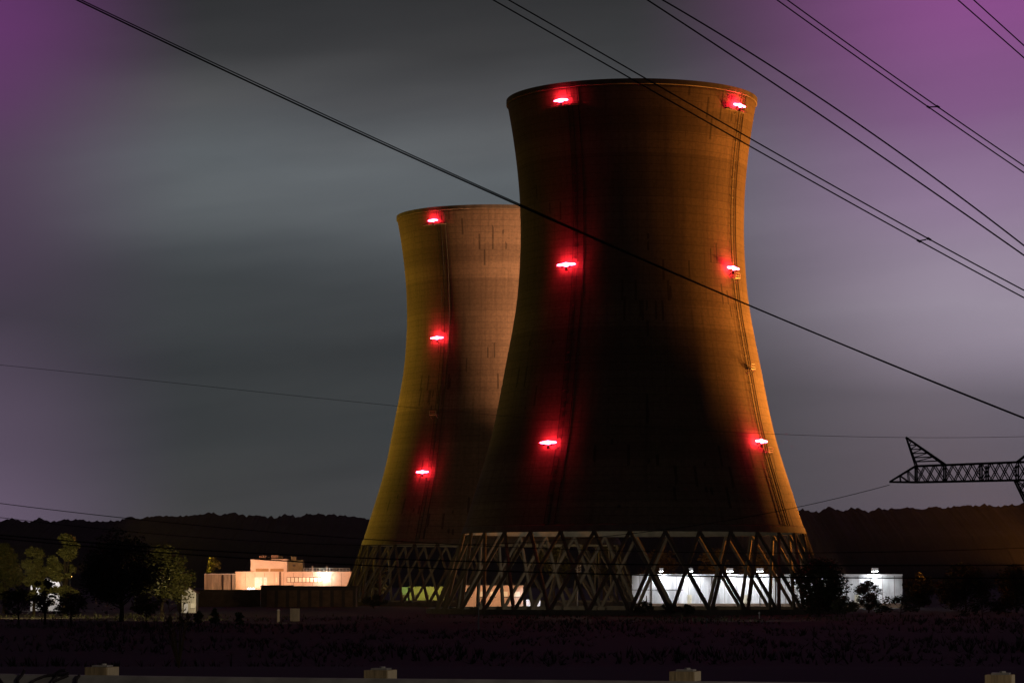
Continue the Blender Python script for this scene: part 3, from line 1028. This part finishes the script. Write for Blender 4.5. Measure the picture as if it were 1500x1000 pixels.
# --- white wall behind the nearer tower, right
Yw = 705.0
ww = empty('white_wall', (X(1120, Yw), Yw, 0), 'long white floodlit wall seen through the right legs of the nearer tower', 'wall')
xa, xb = X(926, Yw) - ww.location.x, X(1322, Yw) - ww.location.x
zt = Z(842.5, Yw)
boxpart('wall', (xa, 0, 1.2), (xb, 1.2, zt), M['wall_white'], ww)
boxpart('plinth', (xa - .1, -.5, 0), (xb + .1, 1.3, 1.197), M['brown_wall'], ww)
boxpart('coping', (xa - .1, -.25, zt + .003), (xb + .1, 1.45, zt + .35), M['white_board'], ww)
boxpart('string_course', (xa, -.12, Z(864, Yw)), (X(1000, Yw) - ww.location.x, -.003, Z(863, Yw)), M['dark_wall'], ww)
q_px = (1043, 954)
for i, p in enumerate((954, 1043, 1136, 1228)):
    xx = X(p, Yw) - ww.location.x
    boxpart('pilaster', (xx - .2, -.4, 1.2), (xx + .2, -.003, zt - .1), M['dark_wall'], ww)
q = MB()
for i in range(22):
    xx = xa + 2.0 + i * (xb - xa - 4) / 21
    q.box((xx - .05, -.03, 1.25), (xx + .05, -.004, zt - .05))
q.build('joints', M['brown_wall'], ww)
for p in (1010, 1092, 1255):
    xx = X(p, Yw) - ww.location.x
    d_ = boxpart('door', (xx - .55, -.1, 1.2), (xx + .55, -.033, 3.4), M['panel_pale'], ww)
    boxpart('handle', (xx + .32, -.18, 2.2), (xx + .42, -.103, 2.4), M['steel_dark'], d_)
for p in (947, 979, 1113):
    xx = X(p, Yw) - ww.location.x
    q = MB()
    q.bar((xx, -.6, 0), (xx, -.6, Z(872, Yw)), .12, None, 6)
    q.build('pipe', M['steel_dark'], ww)
# floodlights on the wall top
for i, (px, lab) in enumerate(((968, 'first floodlight from the left on the white wall top'), (1011, 'second floodlight from the left on the white wall top'),
                               (1068, 'third floodlight from the left, a big white box on the wall top'), (1112, 'fourth floodlight from the left, widest box on the wall top'),
                               (1190, 'floodlight on the wall top behind the dark leafy tree'), (1280, 'floodlight at the right end of the white wall top'))):
    xx = X(px, Yw)
    s = empty('wall_floodlight', (xx, Yw, zt + .35), lab, 'floodlight', 'floodlights along the white wall top')
    q = MB()
    q.bar((0, .3, 0), (0, -2.6, .9), .09, None, 6)
    q.bar((0, .3, -.2), (0, .3, .8), .12, None, 6)
    q.build('arm', M['galv'], s)
    hw = .5 if i in (0, 1) else .85
    q = MB()
    q.box((-hw, -3.2, .75), (hw, -2.1, 1.55))
    q.build('housing', M['white_board'], s)
    q = MB()
    q.box((-hw + .1, -3.05, .66), (hw - .1, -2.2, .747))
    q.build('lens', M['lamp_white'], s)
    lamp('SPOT', 'wall_floodlight_beam', (xx, Yw - 2.7, zt + .9), 2300, (.95, .97, 1), (xx, Yw - .3, 1.8), 150, .5, .4)
for px in (985, 1060, 1130, 1270):
    lamp('SPOT', 'wall_wash', (X(px, Yw - 22), Yw - 24, 1.2), 6500, (.96, .97, 1), (X(px, Yw), Yw, 3.5), 62, .6, .4)

# --- white boards, crossarm pole, cabinets
for px, wpx, lab in ((776, 10, 'small white board behind the middle legs of the nearer tower'), (789, 5, 'narrower white board right beside the first one')):
    s = empty('white_board', (X(px, 690), 690, 0), lab, 'board')
    hw = wpx / 2 / F * 690
    boxpart('panel', (-hw, 0, .5), (hw, .12, 2.3), M['white_board'], s)
    for cx in (-hw * .8, hw * .8):
        boxpart('post', (cx - .07, .123, 0), (cx + .07, .26, 2.4), M['galv'], s)
lamp('SPOT', 'board_lamp', (X(776, 684), 684, 5), 2200, (.8, .86, 1), (X(778, 690), 690, 1.2), 90, .5, .3)
pl = empty('utility_pole', (X(846, 720), 720, 0), 'utility pole with crossarms framed by the middle legs of the nearer tower', 'pole')
q = MB()
q.bar((0, 0, 0), (0, 0, Z(827, 720)), .2, .14, 8)
q.build('pole', M['galv'], pl)
for py in (829, 833, 836.5):
    zz = Z(py, 720)
    q = MB()
    q.box((-1.0, -.25, zz - .1), (1.0, -.13, zz + .1))
    c = q.build('crossarm', M['galv'], pl)
    q = MB()
    for xx in (-.85, .85):
        q.bar((xx, -.2, zz + .103), (xx, -.2, zz + .4), .1, .07, 6)
    q.build('insulator', M['white_board'], c)
s = empty('utility_cabinet', (X(432, 470), 470, 0), 'pale utility cabinet standing before the long dark shed', 'cabinet')
boxpart('body', (-.8, 0, .1), (.8, .8, Z(890.5, 470)), M['panel_pale'], s)
boxpart('plinth', (-.85, -.05, 0), (.85, .85, .097), M['column'], s)
for cx in (-.4, .4):
    d_ = boxpart('door', (cx - .35, -.05, .2), (cx + .35, -.003, Z(891.5, 470)), M['panel_pale'], s)
    boxpart('handle', (cx * .3 - .04, -.1, .9), (cx * .3 + .04, -.053, 1.2), M['galv'], d_)
s = empty('marker_post', (X(408, 465), 465, 0), 'pale marker post left of the utility cabinet', 'post')
q = MB()
q.bar((0, 0, 0), (0, 0, 2.0), .28, .24, 8)
q.build('post', M['panel_pale'], s)
q = MB()
q.bar((0, 0, 2.003), (0, 0, 2.2), .3, .12, 8)
q.build('cap', M['white_board'], s)


for px, top, bot, lab in ((1035, 909, 917, 'short pale marker post in the dark field before the white wall'),
                          (1112, 899, 905, 'tiny pale marker post at the right feet of the nearer tower'),
                          (701, 886, 921, 'tall thin pale post before the left legs of the nearer tower')):
    Ym_ = 7.0 / (bot - 850) * F
    Ym_ = min(Ym_, 540)
    s = empty('marker_post', (X(px, Ym_), Ym_, 0), lab, 'post')
    hh = Z(top, Ym_)
    q = MB()
    q.bar((0, 0, 0), (0, 0, hh), .09, .07, 8)
    q.build('post', M['white_board'], s)
    q = MB()
    q.lathe([(.01, hh + .003), (.2, hh + .1), (.22, hh + .25), (.12, hh + .4), (.01, hh + .44)], 10, closed=False)
    q.build('cap', M['white_board'], s)
lamp('SPOT', 'field_lamp', (X(1075, 500), 470, 7), 2600, (1, .9, .75), (X(1070, 520), 520, .5), 130, .6, .3)

# ------------------------------------------------------------------ light masts that light the towers (sodium)
def mast(px, Y, hgt, label, head_dir, power, col, target, size, blend=.6, kind='SPOT'):
    x = X(px, Y)
    m = empty('light_mast', (x, Y, 0), label, 'light mast', 'yard light masts')
    q = MB()
    q.bar((0, 0, 0), (0, 0, hgt), .22, .12, 8)
    q.build('pole', M['galv'], m)
    d = Vector(head_dir).normalized()
    q = MB()
    c = Vector((0, 0, hgt + .25))
    q.bar(c - d * .5, c + d * .25, .35, .5, 8)
    q.build('lamp_head', M['galv'], m)
    q = MB()
    q.bar(c + d * .255, c + d * .32, .46, .46, 10)
    q.build('lens', M['lamp_warm'], m)
    p = Vector((x, Y, hgt + .25)) + d * .9
    lamp(kind, 'sodium_beam', p, power, col, target, size, blend, 1.0)
    return m


SOD = (1.0, .33, .045)


def round_tower(Fc, phi, d):
    """px and distance of a spot d metres from a tower's axis, phi degrees round from its front to the right"""
    x, y = Fc.x + d * math.sin(R(phi)), Fc.y - d * math.cos(R(phi))
    return x * F / y + 750, y


def tower_mast(Fc, phi, d, label, power, col, tz, size, blend, hgt=8):
    px, y = round_tower(Fc, phi, d)
    mast(px, y, hgt, label, (Fc.x - X(px, y), Fc.y - y, tz), power, col, (Fc.x, Fc.y, tz), size, blend)


tower_mast(F1, 114, 112, 'tall light mast beyond the right trees, behind the nearer tower', 1.6e6, SOD, 72, 70, .9)
tower_mast(F1, 97, 112, 'light mast beyond the right trees, level with the nearer tower', 1.1e6, SOD, 86, 52, .9)
tower_mast(F1, 82, 105, 'light mast beside the right trees, in front of the nearer tower', 3.6e5, SOD, 96, 44, 1.0)
tower_mast(F1, 70, 110, 'light mast farthest out before the nearer tower on the right', 1.5e5, SOD, 100, 40, 1.0)
tower_mast(F2, -118, 142, 'light mast left of the pale panel wall, behind the trees', 4.6e5, (1.0, .60, .04), 70, 74, 1.0)
tower_mast(F2, -95, 125, 'light mast behind the round pale tree on the left', 2.6e5, (1.0, .56, .06), 96, 44, 1.0)
tower_mast(F1, -112, 125, 'light mast behind the big black tree on the left', 7e4, (1.0, .70, .03), 80, 44, 1.0)
# tan light thrown up the farther tower from behind the white wall
tower_mast(F2, 52, 112, 'light mast in the yard behind the long white wall', 2.5e6, (1, .46, .21), 100, 42, 1.0, 6)
tower_mast(F2, 80, 105, 'second light mast in the yard behind the long white wall', 3.0e5, (1, .5, .28), 96, 56, .9, 6)
lamp('SPOT', 'left_trees_lamp', (X(60, 520), 500, 9), 30000, (1, .75, .3), (X(60, 570), 575, 10), 120, .5, .4)
lamp('SPOT', 'olive_tree_lamp', (X(300, 500), 470, 5), 11000, (1, .72, .32), (X(238, 500), 500, 9), 100, .7, .4)
lamp('SPOT', 'right_trees_lamp', (X(1080, 800), 800, 8), 45000, (1, .5, .2), (X(1080, 900), 895, 12), 110, .5, .4)
lamp('POINT', 'inner_basin_lamp', (F1.x - 12, F1.y + 8, 3.5), 5000, (1, .86, .62), rad=.4)
lamp('POINT', 'inner_basin_lamp', (F2.x + 5, F2.y, 3.5), 6500, (1, .7, .35), rad=.4)
lamp('SPOT', 'green_shed_lamp', (X(622, Yg), Yg - 14, 8), 5000, (1, .86, .38), (X(622, Yg), Yg, 2.5), 120, .5, .3)
lamp('SPOT', 'low_building_lamp', (X(722, 690), 676, 8), 9000, (1, .6, .35), (X(722, 690), 690, 3), 120, .5, .3)
lamp('SPOT', 'shed_lamp', (X(290, 600), 590, 5), 2200, (1, .85, .65), (X(280, 600), 600, 1.5), 100, .5, .3)
lamp('SPOT', 'cabinet_lamp', (X(420, 455), 448, 5), 1300, (1, .7, .45), (X(424, 468), 468, 1.0), 110, .5, .3)


# ------------------------------------------------------------------ lattice pylon, right
Yl = 400.0
PYX = 1580


def lp(px, py, dy=0.0):
    v = P(px, py, Yl)
    return Vector((v.x - X(PYX, Yl, 700), dy, v.z))


py_ = empty('lattice_pylon', (X(PYX, Yl, 700), Yl, 0), 'dark lattice pylon with a wide truss crossarm and pointed peak', 'pylon')
BT = .14


def truss(b, a0, a1, c0, c1, n, dep, r=BT):
    """flat-sided truss between two chords, with a front and a back face"""
    for dy in (-dep, dep):
        o_ = Vector((0, dy, 0))
        b.bar(a0 + o_, a1 + o_, r, None, 4)
        b.bar(c0 + o_, c1 + o_, r, None, 4)
        for i in range(n):
            f0, f1 = i / n, (i + 1) / n
            b.bar(a0.lerp(a1, f0) + o_, c0.lerp(c1, f1) + o_, r * .6, None, 4)
            b.bar(c0.lerp(c1, f0) + o_, a0.lerp(a1, f1) + o_, r * .6, None, 4)
    for i in range(n + 1):
        f0 = i / n
        for u, v in ((a0, a1), (c0, c1)):
            q = u.lerp(v, f0)
            b.bar(q + Vector((0, -dep, 0)), q + Vector((0, dep, 0)), r * .45, None, 4)


b = MB()
truss(b, lp(1341, 682.5), lp(1492, 676.5), lp(1344, 706), lp(1492, 703), 11, .9)
truss(b, lp(1492, 676.5), lp(1668, 676.5), lp(1492, 703), lp(1668, 703), 12, .9)
truss(b, lp(1668, 676.5), lp(1819, 682.5), lp(1668, 703), lp(1816, 706), 11, .9)
for p in (1342, 1384, 1437, 1446, 1490, 1670):
    for dy in (-.9, .9):
        b.bar(lp(p, 681, dy), lp(p, 705, dy), BT * .9, None, 4)
for s in (1, -1):
    def m_(px):
        return px if s == 1 else 2 * PYX - px
    for dy in (-.9, .9):
        b.bar(lp(m_(1341), 682.5, dy), lp(m_(1303), 705.5, 0), BT, None, 4)
        b.bar(lp(m_(1344), 706, dy), lp(m_(1303), 705.5, 0), BT, None, 4)
        for f in (.3, .6):
            b.bar(lp(m_(1341 - 38 * f), 682.5 + 23 * f, dy * (1 - f)), lp(m_(1344 - 41 * f), 706, dy * (1 - f)), BT * .5, None, 4)
            b.bar(lp(m_(1341 - 38 * f), 682.5 + 23 * f, dy * (1 - f)), lp(m_(1344 - 41 * (f - .3)), 706, dy * (1.3 - f)), BT * .5, None, 4)
b.build('crossarm', M['steel_dark'], py_)
for s in (1, -1):
    def m_(px):
        return px if s == 1 else 2 * PYX - px
    b = MB()
    tip = lp(m_(1327), 640)
    for dy in (-.9, .9):
        b.bar(tip, lp(m_(1342), 682, dy), BT, None, 4)
        b.bar(tip, lp(m_(1384), 680.5, dy), BT, None, 4)
        prev = tip
        for i in range(1, 7):
            f = i / 7
            l_ = tip.lerp(lp(m_(1342), 682, dy), f)
            r_ = tip.lerp(lp(m_(1384), 680.5, dy), f)
            b.bar(l_, r_, BT * .45, None, 4)
            b.bar(l_, tip.lerp(lp(m_(1384), 680.5, dy), f - 1 / 7), BT * .45, None, 4)
    b.build('peak', M['steel_dark'], py_)
    b = MB()
    tip2 = lp(m_(1523), 650)
    for dy in (-.9, .9):
        b.bar(tip2, lp(m_(1490), 676.5, dy), BT, None, 4)
        b.bar(tip2, lp(m_(1535), 676.5, dy), BT, None, 4)
    b.build('inner_peak', M['steel_dark'], py_)
    b = MB()
    truss(b, lp(m_(1487), 703), lp(m_(1553), 842), lp(m_(1503), 703), lp(m_(1568), 842), 9, .8)
    b.build('fork', M['steel_dark'], py_)
b = MB()
truss(b, lp(1553, 842), lp(1520, 918), lp(1607, 842), lp(1640, 918), 4, 1.6)
b.build('body', M['steel_dark'], py_)


# ------------------------------------------------------------------ power lines
def curve_pts(pts, Y0, Y1, n=60, ext=.12):
    """a sagging wire: least-squares parabola through picture points at its own distance"""
    xs_ = [p[0] for p in pts]
    if len(pts) == 2:
        k1 = (pts[1][1] - pts[0][1]) / (pts[1][0] - pts[0][0]) * 1000
        co_ = [pts[0][1] - k1 * pts[0][0] / 1000, k1, 0, 0]
    else:
        deg = 2 if len(pts) < 5 else 3
        c_ = np.polyfit([q / 1000 for q in xs_], [p[1] for p in pts], deg)
        co_ = list(c_[::-1]) + [0] * (3 - deg)
    xa_, xb_ = min(xs_), max(xs_)
    e = (xb_ - xa_) * ext
    out = []
    for i in range(n + 1):
        f = i / n
        px = xa_ - e + (xb_ - xa_ + 2 * e) * f
        x = px / 1000
        out.append(P(px, co_[0] + co_[1] * x + co_[2] * x * x + co_[3] * x ** 3, Y0 + (Y1 - Y0) * f))
    return out


def wire_thing(label, curves, group, mat='wire', spacer=None, ext=.12):
    if len(curves) == 1:
        pts, Y0, Y1, rad = curves[0]
        b = MB()
        b.tube(curve_pts(pts, Y0, Y1, ext=ext), rad, 6)
        return tag(b.build('power_line', M[mat]), label, 'power line', group)
    t = empty('power_line', curve_pts(curves[0][0], curves[0][1], curves[0][2])[0], label, 'power line', group)
    allp = []
    for pts, Y0, Y1, rad in curves:
        c = curve_pts(pts, Y0, Y1)
        allp.append(c)
        b = MB()
        b.tube([p - t.location for p in c], rad, 6)
        b.build('conductor', M[mat], t)
    if spacer:
        (xa_, ya_), (xb_, yb_) = spacer
        def near(c, px, py):
            return min(c, key=lambda p: ((p.x / p.y * F + 750) - px) ** 2)
        Yq = near(allp[0], xa_, ya_).y
        b = MB()
        a_, c_ = P(xa_, ya_, Yq), P(xb_, yb_, Yq)
        b.bar(a_ - t.location, c_ - t.location, curves[0][3] * 1.0, None, 6)
        for q in (a_, c_):
            d_ = Vector((.8, 0, -.5)).normalized() * curves[0][3] * 3
            b.bar(q - d_ - t.location, q + d_ - t.location, curves[0][3] * 1.7, None, 6)
        b.build('spacer', M[mat], t)
    return t


GW = 'high voltage lines across the sky'
wire_thing('thick black twin cable slanting across both towers from the upper left',
           [([(112, 0), (300, 90), (500, 183), (760, 301), (1070, 436), (1300, 531), (1500, 612)], 60, 60, .019),
            ([(118, 0), (300, 86), (500, 179.5), (760, 299), (1070, 435.5), (1300, 531.5), (1500, 613)], 62, 62, .014)], GW)
wire_thing('twin line crossing the nearer tower rim, lowest of the right pairs',
           [([(722, 0), (880, 90), (1050, 187), (1347, 353), (1500, 436)], 130, 130, .034), ([(745, 0), (901, 90), (1050, 174.5), (1360, 350), (1500, 425)], 130, 130, .034)],
           GW, spacer=((1346, 353), (1361, 350)))
wire_thing('twin line right of the nearer tower rim, second lowest of the right pairs',
           [([(948, 0), (1050, 67), (1275, 218), (1500, 374)], 120, 120, .036), ([(972, 0), (1050, 49), (1275, 193), (1500, 360)], 120, 120, .036)], GW)
wire_thing('twin line in the upper right sky with a spacer bar, third of the right pairs',
           [([(1138, 0), (1360, 157), (1500, 253)], 140, 140, .034), ([(1153, 0), (1374, 157), (1500, 243)], 140, 140, .034)], GW, spacer=((1360, 157), (1374, 156.5)))
wire_thing('twin line cutting the top right corner of the sky',
           [([(1403, 0), (1500, 85)], 140, 140, .034), ([(1426, 0), (1500, 67)], 140, 140, .034)], GW)
GL = 'thin wires across the plant'
wire_thing('hair-thin pale wire sagging across the lower third of both towers', [([(0, 532), (300, 572), (600, 595), (740, 602), (890, 621), (1050, 634), (1250, 643), (1500, 637)], 300, 300, .024)], GL, 'wire_pale')
wire_thing('upper of the two black cables along the tower legs', [([(0, 783), (250, 803), (517, 816), (850, 825), (1250, 828), (1500, 827)], 80, 80, .021)], GL)
wire_thing('lower of the two black cables along the tower legs', [([(0, 788), (250, 810), (517, 826), (850, 840), (1250, 845.5), (1500, 846)], 80, 80, .021)], GL)
wire_thing('thin cable sagging over the left trees and rising to the pylon at right', [([(-150, 738), (0, 756), (66, 767), (249, 784), (400, 793), (530, 798), (800, 790), (908, 784), (1000, 771), (1180, 743), (1303, 708)], 400, 400, .05)], GL, ext=0)
wire_thing('topmost thin cable at the left edge above the trees', [([(0, 737), (110, 750), (250, 765), (500, 787), (900, 806), (1500, 802)], 90, 90, .013)], GL)

# ------------------------------------------------------------------ guard rail
gr = empty('guard_rail', (RO.x, RO.y, 5.65), 'grey steel guard rail with sprayed black scrawl along the bottom of the view', 'guard rail', rz=RAIL_A)
# local x along the rail, y away from the viewer; top follows the picture
ztop = .72
prof = [(0, ztop), (.02, ztop + .012), (.045, ztop), (-.045, ztop - .07), (-.045, ztop - .11), (.03, ztop - .155), (-.045, ztop - .2), (-.045, ztop - .24), (.04, ztop - .31)]
prof = [(.035, ztop), (-.045, ztop - .05), (-.05, ztop - .105), (.03, ztop - .155), (-.05, ztop - .205), (-.045, ztop - .26), (.035, ztop - .31)]


def rz_(s):
    return -.0045 * s + .012 * math.sin(s * .5)


q = MB()
ss = [-30 + i * .5 for i in range(141)]
th = .012
vs, fs = [], []
k = len(prof) * 2
for s in ss:
    for y, z in prof:
        vs.append((s, y, z + rz_(s)))
    for y, z in prof[::-1]:
        vs.append((s, y + th * 2.2, z + rz_(s) + .004))
for i in range(len(ss) - 1):
    for j in range(k):
        fs.append((i * k + j, (i + 1) * k + j, (i + 1) * k + (j + 1) % k, i * k + (j + 1) % k))
q.add(vs, fs)
q.build('beam', M['galv'], gr, False)


for s_ in (-9.3, -5.5, -1.7, 2.1, 5.9, 9.7):
    q = MB()
    q.box((s_ - .16, -.062, ztop + rz_(s_) - .26), (s_ + .16, -.052, ztop + rz_(s_) - .1))
    for a_ in (-.1, .1):
        for b_ in (-.23, -.13):
            q.bar((s_ + a_, -.062, ztop + rz_(s_) + b_), (s_ + a_, -.078, ztop + rz_(s_) + b_), .013, None, 6)
    q.build('splice', M['galv'], gr)


def local_s(px, py):
    """distance along the rail of the sight line through a picture point"""
    d = P(px, py, 1.0)
    dx, dy = d.x, 1.0
    # RO + RD*s = (dx*t, dy*t)
    det = RD.x * (-dy) - RD.y * (-dx)
    s = ((-RO.x) * (-dy) - (-RO.y) * (-dx)) / det
    return s


PW = .155
for px, py, seed in ((134, 978, 1), (545, 988, 2), (995, 992, 3), (1460, 991, 4), (-300, 975, 5), (1960, 990, 6)):
    s = local_s(px, py)
    zt = ztop + rz_(s) + (.055 if px < 900 else .062)
    q = MB()
    q.box((s - PW / 2, .062, -.1), (s + PW / 2, .262, zt))
    po = q.build('post', M['wood'], gr)
    q = MB()
    q.box((s + PW / 2 + .001, .07, zt - .06), (s + PW / 2 + .006, .255, zt - .002))
    q.build('lit_face', M['wood_lit'], po)  # light on the post's right side, painted as a paler strip
    q = MB()
    q.box((s - PW * .28, .10, zt + .001), (s + PW * .42, .2, zt + .012))
    q.bar((s + .02, .15, zt + .012), (s + .02, .15, zt + .022), .02, None, 8)
    q.build('bracket', M['galv'], po)
# sprayed scrawl, a thin film on the beam's upper face
def spray(pts):
    q = MB()
    vs = []
    for px, py in pts:
        s = local_s(px, py)
        # height of the sight line where it meets the rail face
        pr = RO + RD * s
        z = Z(py, pr.y) - 5.65
        zz = ztop + rz_(s) - z
        y = .035 - .08 * min(1, max(0, zz / .05)) if zz < .05 else -.045 - .005 * min(1, (zz - .05) / .055)
        vs.append(Vector((s, y - .012, z)))
    q.tube(vs, .011, 5)
    q.build('scrawl', M['graffiti'], gr)


def wig(pts, n=8):
    out = []
    for i in range(len(pts) - 1):
        for j in range(n):
            f = j / n
            out.append((pts[i][0] + (pts[i + 1][0] - pts[i][0]) * f, pts[i][1] + (pts[i + 1][1] - pts[i][1]) * f))
    return out + [pts[-1]]


for st in ([(0, 993), (6, 997), (11, 1001)], [(34, 980), (30, 988), (29, 995), (33, 1001)], [(49, 1001), (54, 995), (64, 990), (76, 988), (90, 988), (99, 986)],
           [(80, 1001), (82, 992), (80, 986), (86, 982), (94, 981)], [(82, 998), (90, 993), (98, 989)], [(114, 988), (113, 993), (117, 1001)]):
    spray(wig(st, 4))

# lamp added out of view at right, standing in for headlights on the rail
sl = empty('rail_fill_lamp', (13, 6, 5.65), 'added unseen lamp lighting the guard rail in place of headlights', 'added lamp')
q = MB()
q.tube([(0, 0, 0), (0, 0, 6.5), (-.3, .4, 7.2), (-1.4, 1.6, 7.5)], [.1, .08, .06, .05], 8)
q.build('pole', M['galv'], sl)
q = MB()
q.box((-1.95, 1.4, 7.42), (-1.25, 1.8, 7.62))
q.build('lamp_head', M['galv'], sl)
q = MB()
q.box((-1.85, 1.45, 7.36), (-1.35, 1.75, 7.417))
q.build('lens', M['lamp_warm'], sl)
lamp('SPOT', 'rail_fill_beam', (13 - 1.6, 6 + 1.6, 5.65 + 7.2), 1500, (1, .85, .68), (0, 17.4, 6), 75, .7, .12)

# ------------------------------------------------------------------ night haze
b = MB()
b.box((-2400, -40, -1), (2400, 3760, 190))
hz = b.build('haze', None)
hm = bpy.data.materials.new('night_haze')
hm.use_nodes = True
for n_ in list(hm.node_tree.nodes):
    hm.node_tree.nodes.remove(n_)
ho = hm.node_tree.nodes.new('ShaderNodeOutputMaterial')
hv = hm.node_tree.nodes.new('ShaderNodeVolumePrincipled')
hv.inputs['Color'].default_value = (.9, .9, .92, 1)
hv.inputs['Density'].default_value = .00003
hv.inputs['Anisotropy'].default_value = 0
hm.node_tree.links.new(hv.outputs[0], ho.inputs['Volume'])
hz.data.materials.clear()
hz.data.materials.append(hm)
tag(hz, 'thin night haze over the plant', 'haze', kind='stuff')

sc.cycles.use_denoising = True
sc.cycles.max_bounces = 6
